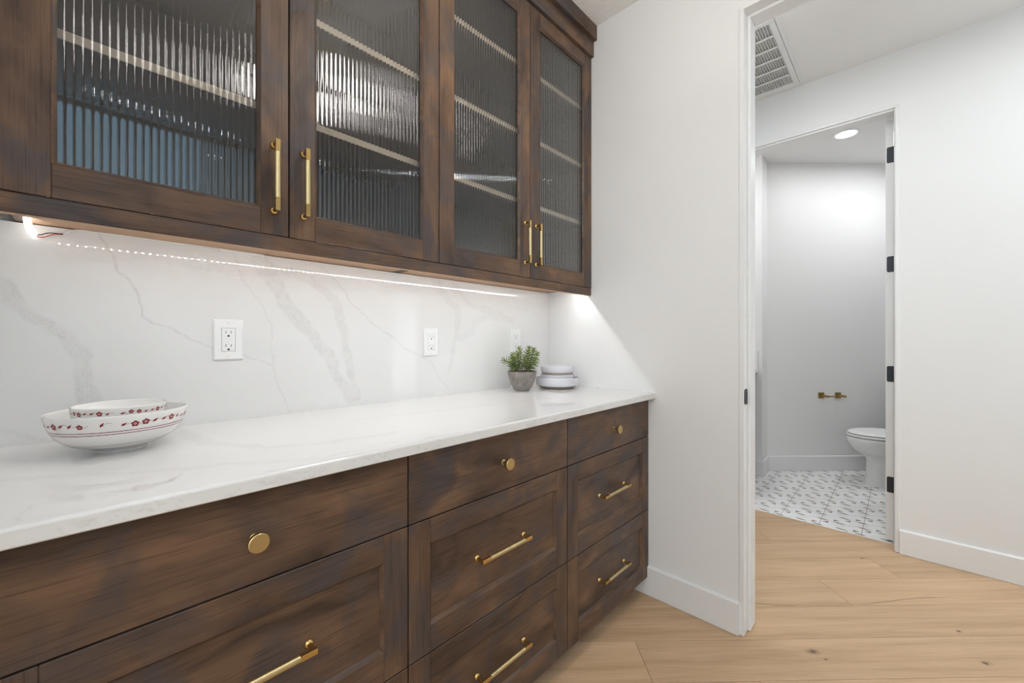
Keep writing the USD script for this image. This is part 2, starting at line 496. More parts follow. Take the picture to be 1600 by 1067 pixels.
def on_floor(px, py):
    a = math.radians(YAW)
    d = 1.15 * 637 / (py - 532)
    l = (px - 800) / 637 * d
    return (-math.sin(a) * d + math.cos(a) * l, math.cos(a) * d + math.sin(a) * l)


obj(fl, "crack", crack([on_floor(*p) for p in ((1160, 942), (1190, 943.5), (1225, 946), (1250, 944))], 0.0011), "crack_dark", "dark drying crack in the oak board")
obj(fl, "crack", crack([on_floor(*p) for p in ((1330, 943.5), (1370, 942), (1400, 938), (1440, 934), (1490, 934))], 0.0009), "crack_dark", "dark drying crack in the oak board")

# ------------------------------------------------------------------ bathroom tile floor
tf = struct_thing("floor_tile", "white bathroom floor tiles printed with small taupe arrowheads")
tzone = bp.union(sbox(BL, 3.150, BR, YH2 + 0.01))
obj(tf, "grout_bed", extrude(tzone, -0.05, -0.0012), "grout", "grey grout between the tiles")
TS = 0.203
cut = tzone
for i in range(-6, 16):
    for j in range(-1, 4):
        x0, y0 = -0.584 + i * TS, 3.330 - TS * 1 + j * TS * 3
        g = 0.0016
        P = sbox(x0 + g, y0 + 0.0004, x0 + TS - g, y0 + TS * 3 - 0.0004).intersection(cut)
        for piece in getattr(P, "geoms", [P]):
            if piece.geom_type == "Polygon" and piece.area > 1e-4:
                obj(tf, "tile", extrude(piece, -0.012, 0.0), "tile_white")
# flat print: fine grey rules on both diagonals and pairs of taupe arrowheads, cell 0.1435 m, turned 45 degrees
c0 = np.array((-0.584, 3.330))
CE = TS * s2
pp, qq = np.array((s2, s2)), np.array((s2, -s2))          # along the image's horizontal, and towards the viewer


def cell(s, t, i, j):
    return c0 + pp * CE * (i + s) + qq * CE * (j + t)


arrow, rules = [], []
T1 = [(.09, .51), (.37, .51), (.27, .33)]
T2 = [(.05, .60), (.19, .62), (.34, .88), (.20, .86)]
vis = sbox(-1.0, 3.14, 0.6, 5.0).intersection(tzone)
for i in range(-14, 15):
    for j in range(-16, 8):
        if not vis.buffer(0.1).contains(Point(cell(.5, .5, i, j))):
            continue
        for T in (T1, T2):
            arrow.append(Polygon([cell(s, t, i, j) for s, t in T]))
            arrow.append(Polygon([cell(1 - s, .98 - t, i, j) for s, t in T]))
for i in range(-16, 17):
    for off in (-0.045, 0.045):
        a, b = c0 + qq * CE * (i + off) - pp * 3, c0 + qq * CE * (i + off) + pp * 3
        rules.append(LineString([a, b]).buffer(0.0007))
        a, b = c0 + pp * CE * (i + off) - qq * 3, c0 + pp * CE * (i + off) + qq * 3
        rules.append(LineString([a, b]).buffer(0.0006))
obj(tf, "arrowhead_print", extrude(shapely.union_all(arrow).intersection(vis), 0.0, 0.0003), "taupe_print", "pairs of small taupe arrowheads printed on the tiles", kind="stuff")
obj(tf, "rule_print", extrude(shapely.union_all(rules).intersection(vis), 0.0, 0.00025), "grey_print", "thin grey crossing lines printed on the tiles", kind="stuff")
obj(tf, "threshold", box((BL, 3.1495, -0.02), (BR, 3.153, 0.0012)), "trim_paint", "slim light strip between oak and tile")

# ------------------------------------------------------------------ baseboards
BH = 0.131


def base_profile(front, wall, sgn=1):
    return [(wall, 0.0015), (front, 0.0015), (front, BH - 0.007), (front + (wall - front) * 0.45, BH), (wall, BH)]


structure("baseboard_end", prism(base_profile(YE - 0.015, YE), "x", -0.91, JL - jt + 0.001), "trim_paint", "white baseboard between the base cupboards and the hall opening")
structure("baseboard_hall", prism(base_profile(YH - 0.015, YH), "x", BR + jt, XR), "trim_paint", "white baseboard right of the bathroom doorway")
structure("baseboard_hall_left", prism(base_profile(YH - 0.015, YH), "x", -2.2, BL - jt), "trim_paint", "white baseboard left of the bathroom doorway")


def base_along(a, b, inset_a=0.0, inset_b=0.0):
    a, b = np.array(a, float), np.array(b, float)
    d = (b - a) / np.linalg.norm(b - a)
    a, b = a + d * inset_a, b - d * inset_b
    L = np.linalg.norm(b - a)
    m = prism([(0, 0.0015), (-0.015, 0.0015), (-0.015, BH - 0.007), (-0.008, BH), (0, BH)], "x", 0, L)
    M = np.eye(4)
    M[:2, 0], M[:2, 1], M[:2, 3] = d, (-d[1], d[0]), a
    m.apply_transform(M)
    return m


structure("baseboard_bathroom", joined([base_along((-0.915, 3.955), (-0.846, 3.955)), base_along((-0.861, 3.940), tuple(S)), base_along(S, E_)]), "trim_paint", "white baseboard along the diagonal bathroom wall")

# ------------------------------------------------------------------ cased opening to the hall
d1 = struct_thing("door_1", "white stepped frame of the opening from pantry to hall")
fy0, fy1 = YE - 0.004, YE2 + 0.004
obj(d1, "jamb", box((JL - jt, fy0, 0.001), (JL, fy1, JT), 0.0015), "trim_paint")
obj(d1, "jamb", box((JR, fy0, 0.001), (JR + jt, fy1, JT), 0.0015), "trim_paint")
obj(d1, "head_jamb", box((JL - jt, fy0, JT), (JR + jt, fy1, JT + jt), 0.0015), "trim_paint")
sy0, sy1 = YE + 0.044, YE2 - 0.004
obj(d1, "door_stop", box((JL, sy0, 0.004), (JL + 0.011, sy1, JT), 0.001), "trim_paint")
obj(d1, "door_stop", box((JR - 0.011, sy0, 0.004), (JR, sy1, JT), 0.001), "trim_paint")
obj(d1, "door_stop", box((JL + 0.011, sy0, JT - 0.011), (JR - 0.011, sy1, JT), 0.001), "trim_paint")


def rounded(w, h, r, only_left=False):
    p = sbox(-w / 2, -h / 2, w / 2, h / 2).buffer(-r).buffer(r, quad_segs=6)
    if only_left:
        p = p.union(sbox(0, -h / 2, w / 2, h / 2))
    return p


def plate_x(poly, x0, x1, yc, zc):
    """A flat shape (y, z) given thickness along x."""
    e = extrude(poly, 0, x1 - x0)
    v = e.vertices
    return trimesh.Trimesh(np.stack([x0 + v[:, 2], yc + v[:, 0], zc + v[:, 1]], 1), e.faces, process=False)


def plate_y(poly, y0, y1, xc, zc):
    e = extrude(poly, 0, y1 - y0)
    v = e.vertices
    return trimesh.Trimesh(np.stack([xc + v[:, 0], y0 + v[:, 2], zc + v[:, 1]], 1), e.faces[:, ::-1], process=False)


sp = rounded(0.032, 0.060, 0.007)
hole = rounded(0.014, 0.030, 0.003)
obj(d1, "strike_plate", [plate_x(sp.difference(hole), JL, JL + 0.0022, YE + 0.0215, 0.93), box((JL + 0.0004, YE + 0.0, 0.905), (JL + 0.003, YE + 0.006, 0.955), 0.001)], "black_metal", "black strike plate with rounded corners")
obj(d1, "strike_hole", plate_x(hole, JL + 0.0001, JL + 0.0006, YE + 0.0215, 0.93), "steel_dark")

# ------------------------------------------------------------------ bathroom doorway with the door standing open
d2 = struct_thing("door_2", "white bathroom door standing open on four black hinges in its stepped frame")
gy0, gy1 = YH - 0.004, YH2 + 0.002
obj(d2, "jamb", box((BR, gy0, 0.001), (BR + jt, gy1, BT), 0.0015), "trim_paint")
obj(d2, "jamb", box((BL - jt, gy0, 0.001), (BL, gy1, BT), 0.0015), "trim_paint")
obj(d2, "head_jamb", box((BL - jt, gy0, BT), (BR + jt, gy1, BT + jt), 0.0015), "trim_paint")
obj(d2, "door_stop", box((BR - 0.004, gy0 + 0.012, 0.004), (BR, YH2 - 0.045, BT), 0.001), "trim_paint")
obj(d2, "door_stop", box((BL, gy0 + 0.012, 0.004), (BL + 0.011, YH2 - 0.045, BT), 0.001), "trim_paint")
obj(d2, "door_stop", box((BL + 0.011, gy0 + 0.012, BT - 0.011), (BR - 0.004, YH2 - 0.045, BT), 0.001), "trim_paint")
DX0, DX1, DY = -0.0725, -0.0385, 3.172
obj(d2, "door_leaf", box((DX0, DY, 0.012), (DX1, DY + 0.80, BT - 0.006), 0.001), "trim_paint", "white flush door seen edge-on")
for zc in (2.2085, 1.5855, 0.9595, 0.3285):
    hp = rounded(0.030, 0.089, 0.008, only_left=True)
    obj(d2, "hinge", [plate_y(hp, DY - 0.0022, DY + 0.0005, -0.0525, zc), cyl((-0.0355, DY - 0.003, zc - 0.0445), (-0.0355, DY - 0.003, zc + 0.0445), 0.0042, 16)], "black_metal", "black butt hinge")

# ------------------------------------------------------------------ wall cupboards with ribbed glass doors
def moulding_ring(x_face, y0, y1, z0, z1, wd=0.007, depth=0.009):
    """Sloping sight edge inside a framed front: a mitred ring facing +x."""
    o = np.array([(y0, z0), (y1, z0), (y1, z1), (y0, z1)])
    i = np.array([(y0 + wd, z0 + wd), (y1 - wd, z0 + wd), (y1 - wd, z1 - wd), (y0 + wd, z1 - wd)])
    v = np.vstack([np.c_[np.full(4, x_face - 0.0006), o], np.c_[np.full(4, x_face - 0.0022), o + (i - o) * 0.28], np.c_[np.full(4, x_face - depth), i], np.c_[np.full(4, x_face - depth - 0.004), i], np.c_[np.full(4, x_face - depth - 0.004), o]])
    f = []
    for r in range(5):
        for k in range(4):
            a, b = r * 4 + k, r * 4 + (k + 1) % 4
            c, d = ((r + 1) % 5) * 4 + (k + 1) % 4, ((r + 1) % 5) * 4 + k
            f += [[a, b, c], [a, c, d]]
    m = trimesh.Trimesh(v, f, process=False)
    # split per side so that faces stay crisp
    return m


def framed_front(parent, xf, y0, y1, z0, z1, sw, rt, rb, th=0.020, open_glass=False):
    b = 0.0013
    obj(parent, "stile", box((xf - th, y0, z0), (xf, y0 + sw, z1), b), "wood_upright")
    obj(parent, "stile", box((xf - th, y1 - sw, z0), (xf, y1, z1), b), "wood_upright")
    obj(parent, "rail", box((xf - th, y0 + sw, z0), (xf, y1 - sw, z0 + rb), b), "wood_long")
    obj(parent, "rail", box((xf - th, y0 + sw, z1 - rt), (xf, y1 - sw, z1), b), "wood_long")
    obj(parent, "sight_edge", moulding_ring(xf, y0 + sw, y1 - sw, z0 + rb, z1 - rt), "wood_long")
    return y0 + sw, y1 - sw, z0 + rb, z1 - rt


def pull(c, along, out=(1, 0, 0), total=0.175, proj=0.034):
    """Bar pull: rosettes, posts, square ends and a round grip. c: centre on the front, along: unit vector."""
    c, a, o = np.array(c, float), np.array(along, float), np.array(out, float)
    s = np.cross(a, o)
    ms = []
    for sg in (-1, 1):
        e = c + a * sg * (total / 2 - 0.0055)
        ms.append(lathe([(0, 0), (0.0092, 0), (0.0092, 0.0022), (0.0078, 0.0052), (0.0050, 0.0072), (0, 0.0072)], 28, e, o))
        ms.append(cyl(e + o * 0.004, e + o * (proj - 0.004), 0.0046, 20))
        ctr = e + o * (proj - 0.0052) - a * sg * 0.0105
        bx = box((-0.0160, -0.0054, -0.0054), (0.0160, 0.0054, 0.0054), 0.0007)
        M = np.eye(4)
        M[:3, 0], M[:3, 1], M[:3, 2], M[:3, 3] = a, o, np.cross(a, o), ctr
        bx.apply_transform(M)
        ms.append(bx)
    g = total / 2 - 0.0305
    ms.append(cyl(c + o * (proj - 0.0052) - a * (g + 0.002), c + o * (proj - 0.0052) + a * (g + 0.002), 0.0035, 12))
    p, q = c + o * (proj - 0.0052) - a * g, c + o * (proj - 0.0052) + a * g
    prof = [(0, 0), (0.0054, 0), (0.0068, 0.0010), (0.0068, 2 * g - 0.001), (0.0054, 2 * g), (0, 2 * g)]
    grip = lathe(prof, 32, p, a)
    return ms, grip


def knob(c, r=0.0168):
    prof = [(0, 0), (0.0085, 0), (0.0085, 0.0018), (0.0052, 0.0042), (0.0050, 0.0150), (0.0075, 0.0185), (r - 0.001, 0.0210), (r, 0.0220), (r, 0.0295), (r - 0.0012, 0.0308), (0, 0.0312)]
    return lathe(prof, 48, c, (1, 0, 0))


def ribbed_pane(x, y0, y1, z0, z1, pitch=0.0121):
    """A closed 5 mm pane, with half-round ribs on the room side, smooth on the inside."""
    n = max(1, round((y1 - y0) / pitch))
    ys, ds = [], []
    m = 22
    for k in range(n):
        for i in range(m):
            u = i / m
            ys.append(y0 + (k + u) * (y1 - y0) / n)
            ds.append(0.00095 * (1 - abs(2 * u - 1) ** 3.6))
    ys.append(y1)
    ds.append(0)
    ys, ds = np.array(ys), np.array(ds)
    prof = np.vstack([np.c_[x - 0.00095 + ds, ys], [(x - 0.005, y1), (x - 0.005, y0)]])
    return extrude(Polygon(prof), z0, z1)


DZ0, DZ1 = 1.415, 2.573
CB = 1.4135                 # underside of the wall cupboards
G = 0.0016
seams = [-0.110, 0.3588, 0.8280, 1.2970, 1.7655]
unit_labels = ["wall cupboard with two ribbed glass doors nearest the camera, above the patterned bowls",
               "wall cupboard with two ribbed glass doors at the white end wall, above the plant"]
for u in range(2):
    ya, ym, yb = seams[2 * u], seams[2 * u + 1], seams[2 * u + 2]
    cab = thing("wall_cupboard", unit_labels[u], "cupboard", (XB, (ya + yb) / 2, CB), group="wall cupboards over the worktop")
    x0, x1 = -1.4345, XU - 0.0215
    t = 0.018
    ztop = 2.640
    obj(cab, "side_panel", box((x0, ya + 0.0005, CB), (x1, ya + t, ztop)), "cabinet_inside")
    obj(cab, "side_panel", box((x0, yb - t, CB), (x1, yb - 0.0005, ztop)), "cabinet_inside")
    obj(cab, "back_panel", box((x0, ya + t, CB + t), (x0 + 0.006, yb - t, ztop)), "cabinet_inside")
    obj(cab, "bottom_panel", box((x0, ya + t, CB), (x1, yb - t, CB + t)), "raw_wood", "raw lighter wood underside")
    obj(cab, "top_panel", box((x0, ya + t, 2.555), (x1, yb - t, 2.573)), "cabinet_inside")
    for z in (1.7500, 2.0400, 2.3290):
        sh = obj(cab, "shelf", box((x0 + 0.007, ya + t + 0.0005, z - 0.0175), (x1 - 0.0185, yb - t - 0.0005, z)), "cabinet_inside")
        obj(sh, "edge_band", box((x1 - 0.0185, ya + t + 0.0005, z - 0.0180), (x1 - 0.0155, yb - t - 0.0005, z)), "shelf_edge", "pale tan front edge")
    if u == 0:
        obj(cab, "filler_strip", box((XU - 0.0215, YN + 0.001, CB), (XU - 0.002, ya - 0.001, 2.573), 0.001), "wood_upright")
    for k, (da, db) in enumerate(((ya, ym), (ym, yb))):
        d = part_group(cab, "glass_door")
        da, db = da + G, db - G
        o = framed_front(d, XU, da, db, DZ0, DZ1, 0.0625, 0.0625, 0.0625)
        gp_ = ribbed_pane(XU - 0.0105, o[0] + 0.0045, o[1] - 0.0045, o[2] + 0.0045, o[3] - 0.0045)
        obj(d, "glass_pane", gp_, "ribbed_glass", "clear glass ribbed with vertical flutes", smooth=25)
        yh = (db - 0.0335) if k == 0 else (da + 0.0335)
        ms, grip = pull((XU, yh, 1.5565), (0, 0, 1))
        obj(d, "handle_bracket", ms, "brass", "polished brass posts and square ends", smooth=35)
        obj(d, "handle_grip", grip, "brass_satin", "satin brass round grip", smooth=35)

# frieze, crown and light rail run past both cupboards
cr = obj("/World", "crown_moulding", [box((-1.30, YN + 0.001, 2.650), (-1.104, 1.7655, ZC - 0.0005), 0.001)], "wood_long", "dark-stained square crown board between the cupboards and the ceiling", cat="moulding")
obj("/World", "frieze_board", [box((-1.157, YN + 0.001, 2.5745), (-1.1225, 1.7655, 2.650), 0.001)], "wood_long", "dark-stained flat board just above the ribbed glass doors", cat="moulding")
lr = prism([(-1.139, CB - 0.0005), (-1.159, CB - 0.0005), (-1.159, 1.3785), (-1.1575, 1.377), (-1.142, 1.377), (-1.139, 1.3795)], "y", YN + 0.001, 1.7655)
lrp = thing("light_rail", "dark-stained rail along the bottom of the wall cupboards that hides the light strip", "moulding", (-1.15, 0.83, 1.377))
obj(lrp, "rail_board", lr, "wood_long")
obj(lrp, "bottom_edge", box((-1.1578, YN + 0.001, 1.3762), (-1.1415, 1.7655, 1.3772)), "raw_wood", "pale unstained bottom edge")

# ------------------------------------------------------------------ base cupboards with drawers
banks = [-0.1065, 0.5200, 1.1462, 1.7650]
zs = [(0.7175, 0.8855), (0.3885, 0.7145), (0.0815, 0.3855)]
base_labels = ["dark-stained drawer cabinet nearest the camera, below the red-patterned bowls",
               "dark-stained drawer cabinet in the middle of the row",
               "dark-stained drawer cabinet at the end, beside the white wall"]
for u in range(3):
    ya, yb = banks[u], banks[u + 1]
    cab = thing("drawer_cabinet", base_labels[u], "cabinet", ((XL + XB) / 2, (ya + yb) / 2, 0), group="drawer cabinets under the worktop")
    obj(cab, "body", box((-1.434, ya + 0.0005, 0.082), (XL - 0.0215, yb - 0.0005, 0.8890)), "toe_dark")
    obj(cab, "toe_kick", box((-1.434, ya + 0.0005, 0.001), (-0.912, yb - 0.0005, 0.082)), "toe_dark", "dark recessed kick board")
    ym = (ya + yb) / 2
    if u == 0:
        obj(cab, "filler_strip", box((XL - 0.0215, YN + 0.001, 0.082), (XL - 0.002, ya - 0.001, 0.8855), 0.001), "wood_upright")
    for k, (z0, z1) in enumerate(zs):
        d = part_group(cab, "drawer")
        a, b = ya + G, yb - G
        if k == 0:
            obj(d, "drawer_front", box((XL - 0.020, a, z0), (XL, b, z1), 0.0015), "wood_long", "flat slab drawer front")
            obj(d, "knob", knob((XL, ym, 0.7985)), "brass_turned", "round flat brass knob", smooth=35)
        else:
            o = framed_front(d, XL, a, b, z0, z1, 0.060, 0.062, 0.066)
            obj(d, "drawer_panel", box((XL - 0.018, o[0] - 0.001, o[2] - 0.001), (XL - 0.0088, o[1] + 0.001, o[3] + 0.001)), "wood_long")
            ms, grip = pull((XL - 0.0088, ym, 0.555 if k == 1 else 0.231), (0, 1, 0), total=0.200, proj=0.034)
            obj(d, "handle_bracket", ms, "brass", "polished brass posts and square ends", smooth=35)
            obj(d, "handle_grip", grip, "brass_satin", "satin brass round grip", smooth=35)

# ------------------------------------------------------------------ quartz worktop and splashback with veins
def px_wall(px, py, x=XB):
    a = math.radians(YAW)
    F, R = np.array((-math.sin(a), math.cos(a))), np.array((math.cos(a), math.sin(a)))
    d = F + R * (px - 800) / 637
    t = x / d[0]
    return (t * d[1], 1.15 + t * (532 - py) / 637)


def px_top(px, py, z=ZT):
    a = math.radians(YAW)
    t = (1.15 - z) * 637 / (py - 532)
    l = (px - 800) / 637 * t
    return (-math.sin(a) * t + math.cos(a) * l, math.cos(a) * t + math.sin(a) * l)


def vein_field(U, V, lines, seed):
    """lines: (points, width start, width end, strength). Returns the vein strength at (U, V)."""
    P = np.stack([U, V], -1)
    wob = np.stack([meshkit.fbm(np.stack([U * 22, V * 22, np.full_like(U, 3.3)], -1), 4, seed), meshkit.fbm(np.stack([U * 22, V * 22, np.full_like(U, 9.1)], -1), 4, seed + 5)], -1) - 0.5
    fine = meshkit.fbm(np.stack([U * 70, V * 70, np.full_like(U, 1.7)], -1), 3, seed + 9)
    coarse = meshkit.fbm(np.stack([U * 14, V * 14, np.full_like(U, 5.5)], -1), 3, seed + 3)
    Q = P + wob * 0.030
    out = np.zeros_like(U)
    for pts, w0, w1, s in lines:
        pts = np.array(pts, float)
        best, at = np.full(U.shape, 9.0), np.zeros_like(U)
        L = np.r_[0, np.cumsum(np.linalg.norm(np.diff(pts, axis=0), axis=1))]
        for k in range(len(pts) - 1):
            a, b = pts[k], pts[k + 1]
            ab = b - a
            tt = np.clip(((Q - a) @ ab) / (ab @ ab), 0, 1)
            dd = np.linalg.norm(Q - a - tt[..., None] * ab, axis=-1)
            m = dd < best
            best = np.where(m, dd, best)
            at = np.where(m, (L[k] + tt * (L[k + 1] - L[k])) / L[-1], at)
        wd = (w0 + (w1 - w0) * at) / 2
        if w0 > 0.012:
            wd = wd * (0.55 + 0.9 * coarse)
            inside = np.clip((wd - best) / 0.009 + 0.5, 0, 1)
            edge = np.exp(-((best - wd * 0.9) / 0.0025) ** 2) * np.clip((fine - 0.45) * 4, 0, 1)
            v = s * (inside * (0.45 + 0.55 * np.clip((fine - 0.35) * 2.4, 0, 1)) + 0.5 * edge * inside)
        else:
            v = s * np.clip(1.3 - best / wd, 0, 1) * (0.5 + 0.8 * fine)
        out = np.maximum(out, v)
    return np.clip(out, 0, 1)


def veined(name, mesh, vein, mat, label, cat):
    p = obj("/World", name, mesh, mat, label, cat=cat)
    UsdGeom.PrimvarsAPI(stage.GetPrimAtPath(p)).CreatePrimvar("vein", Sdf.ValueTypeNames.FloatArray, "vertex").Set(Vt.FloatArray.FromNumpy(vein.astype(np.float32)))
    return p


def wl(pts):
    return [px_wall(*p) for p in pts]


back_lines = [
    (wl([(-60, 395), (0, 445), (17, 465), (48, 493), (73, 510), (96, 524), (112, 543), (126, 557), (129, 580), (135, 602), (141, 630), (150, 660)]), 0.020, 0.036, 0.42),
    (wl([(405, 408), (430, 442), (444.5, 473), (463, 498), (491, 526.5), (512.5, 552), (526.5, 585), (550, 624)]), 0.038, 0.034, 0.36),
    (wl([(405, 412), (430, 419), (477, 435), (503, 451.5), (522, 470), (531, 491), (536, 517), (542, 552), (550, 587), (557, 622)]), 0.030, 0.026, 0.34),
    (wl([(505, 420), (522, 435), (550, 476), (573, 496), (587.5, 511), (611, 526.5), (634, 543), (658, 556), (674, 566), (683.6, 585), (700, 606)]), 0.0060, 0.0045, 0.42),
    (wl([(150, 350), (156, 369), (172.5, 400.6), (202.5, 436), (214, 462.5), (217.5, 492.5), (236, 507.5), (289, 524), (326, 541), (380.6, 558), (424, 569)]), 0.0055, 0.0035, 0.52),
    (wl([(365.6, 395), (375, 429), (405, 470), (425.6, 507.5), (424, 569), (431, 594), (455.6, 645)]), 0.0042, 0.0042, 0.36),
    (wl([(680, 440), (688.7, 454), (714, 482.6), (716, 502), (712.6, 525.6), (706, 554), (700, 580)]), 0.046, 0.014, 0.24),
    (wl([(712, 448), (720.5, 458.7), (731.7, 474.6), (768, 487), (800, 500)]), 0.024, 0.030, 0.24),
    (wl([(716, 530), (738, 519), (744, 498.5), (763.6, 495), (798, 499)]), 0.024, 0.020, 0.20),
    (wl([(800, 462), (810, 482.6), (835, 487), (843, 502), (849, 521)]), 0.012, 0.010, 0.14),
    (wl([(-40, 670), (0, 677), (60, 690), (110, 690)]), 0.010, 0.010, 0.20),
]
ys = np.linspace(YN + 0.001, YE - 0.0002, 700)
zz = np.linspace(ZT + 0.00015, CB - 0.002, 184)
Y, Z = np.meshgrid(ys, zz, indexing="ij")
vf = vein_field(Y, Z, back_lines, 11)
nY, nZ = Y.shape
idx = np.arange(nY * nZ).reshape(nY, nZ)
q = np.stack([idx[:-1, :-1], idx[1:, :-1], idx[1:, 1:], idx[:-1, 1:]], -1).reshape(-1, 4)
fr = np.vstack([q[:, [0, 1, 2]], q[:, [0, 2, 3]]])
vv = np.stack([np.full(Y.size, XB), Y.ravel(), Z.ravel()], 1)
bb = box((-1.4355, ys[0], zz[0]), (XB - 0.0004, ys[-1], zz[-1]))
mesh = trimesh.Trimesh(np.vstack([vv, bb.vertices]), np.vstack([fr, bb.faces + len(vv)]), process=False)
veined("backsplash", mesh, np.r_[vf.ravel(), np.zeros(len(bb.vertices))], "quartz", "white quartz splashback with grey veins between worktop and wall cupboards", "backsplash")


def tl(pts):
    return [px_top(*p) for p in pts]


top_lines = [
    (tl([(-60, 752), (0, 750), (140, 741), (250, 735), (340, 726), (500, 716), (620, 690)]), 0.026, 0.012, 0.24),
    (tl([(250, 668), (281, 674), (328, 693), (406, 699), (500, 693), (620, 676)]), 0.036, 0.022, 0.26),
    (tl([(560, 655), (700, 640), (800, 628), (900, 618)]), 0.024, 0.016, 0.18),
    (tl([(20, 815), (45, 788), (100, 785), (160, 783)]), 0.004, 0.003, 0.25),
    (tl([(620, 722), (680, 700), (760, 680)]), 0.012, 0.006, 0.12),
]
# worktop: rounded front nosing, one sheet swept along y
rn = 0.0065
prof = [(-1.4345, ZT)] + [(x, ZT) for x in np.linspace(-1.414, XC - rn, 130)]
prof += [(XC - rn + rn * math.sin(t), ZT - rn + rn * math.cos(t)) for t in np.linspace(0.15, math.pi / 2, 9)]
zb = 0.8895
prof += [(XC, z) for z in np.linspace(ZT - rn - 0.002, zb + 0.002, 6)] + [(XC - 0.002, zb), (-1.4345, zb)]
prof = np.array(prof)
ys = np.linspace(YN + 0.0005, YE - 0.0001, 640)
NP_, NY_ = len(prof), len(ys)
vv = np.stack([np.repeat(prof[:, 0], NY_), np.tile(ys, NP_), np.repeat(prof[:, 1], NY_)], 1)
idx = np.arange(NP_ * NY_).reshape(NP_, NY_)
nx = np.r_[np.arange(1, NP_), 0]
q = np.stack([idx[:, :-1], idx[nx][:, :-1], idx[nx][:, 1:], idx[:, 1:]], -1).reshape(-1, 4)
fr = np.vstack([q[:, [0, 1, 2]], q[:, [0, 2, 3]]])[:, ::-1]
U = vv[:, 0] + (ZT - vv[:, 2])
vf = vein_field(U, vv[:, 1], top_lines, 31)
edge = vv[:, 0] > XC - 0.0005
ef = meshkit.fbm(np.c_[vv[:, 0] * 20, vv[:, 1] * 16, vv[:, 2] * 50], 4, 77)
vf = np.where(edge, np.clip((np.abs(ef - 0.5) < 0.012) * 0.35 + np.clip((ef - 0.60) * 3.0, 0, 0.3), 0, 1), vf)
caps = []
for col in (0, NY_ - 1):
    pg = Polygon(prof)
    cv, cf = trimesh.creation.triangulate_polygon(pg, engine="earcut")
    from scipy.spatial import cKDTree
    nn = cKDTree(prof).query(cv)[1]
    caps.append(idx[nn, col][cf])
mesh = trimesh.Trimesh(vv, np.vstack([fr] + caps), process=False)
veined("worktop", mesh, vf, "quartz", "long white quartz worktop with a softly rounded front edge", "countertop")

# ------------------------------------------------------------------ light strip under the cupboards
ls = thing("light_strip", "white under-cupboard light strip with a row of tiny lamps behind the rail", "light strip", (-1.185, 0.83, CB))
LX = -1.185
obj(ls, "tape", box((LX - 0.005, -0.085, CB - 0.0016), (LX + 0.005, 1.752, CB - 0.0001)), "white_plastic")
chips = []
ny = int((1.748 + 0.052) / 0.0168)
for k in range(ny + 1):
    y = -0.052 + k * 0.0168
    z = CB - 0.0030
    chips.append(box((LX - 0.0025, y - 0.0016, CB - 0.0024), (LX + 0.0025, y + 0.0016, CB - 0.0016)))
obj(ls, "lamp_chips", trimesh.util.concatenate(chips), "led_glow", "row of tiny lit lamps", kind="stuff")
def wp(px, py, x):
    y, z = px_wall(px, py, x)
    return (x, y, z)


plug = tube(curve([wp(42, 338, -1.345), wp(43, 346, -1.362), wp(44.5, 353, -1.378), wp(48, 360, -1.392), wp(53, 366.5, -1.402)], 14), 0.0062, 12)
obj(ls, "connector", plug, "connector_glow", "lit clear plug dangling by the splashback", smooth=40)
red = curve([wp(56, 367.5, -1.4060), wp(64, 370.5, -1.4085), wp(72, 369.5, -1.4095), wp(82, 366.5, -1.4100), wp(92, 366, -1.4100), wp(98, 366.6, -1.4100)], 40)
blk = curve([wp(55, 365, -1.4040), wp(63, 366.8, -1.4060), wp(72, 364.6, -1.4065), wp(80, 364.0, -1.4065), wp(90, 365.0, -1.4065), wp(98.5, 365.2, -1.4065)], 40)
obj("/World", "red_wire", tube(red, 0.0009, 8), "wire_red", "thin red wire leading from the dangling plug to the splashback", smooth=True, cat="wire")
obj("/World", "black_wire", tube(blk, 0.0010, 8), "wire_black", "thin black wire leading from the dangling plug to the splashback", smooth=True, cat="wire")
cab_ = curve([wp(99, 366, -1.409), wp(105, 363, -1.4105), wp(118, 360, -1.409), wp(140, 361.8, -1.412), wp(175, 366, -1.412), wp(230, 373.5, -1.412), wp(285, 381.2, -1.412), wp(330, 386.5, -1.412), wp(368, 391.5, -1.412), wp(400, 395.5, -1.412), wp(414, 397, -1.412)], 90)
cb_ = thing("white_cable", "white flat cable running along the top of the splashback behind the rail", "cable", tuple(cab_[0]))
obj(cb_, "sheath", tube(cab_, 0.0020, 10), "white_plastic", smooth=True)
obj(cb_, "flat_end", box((-1.4145, 0.262, 1.4050), (-1.4085, 0.376, 1.4118), 0.0008), "white_plastic", "flat white end piece")

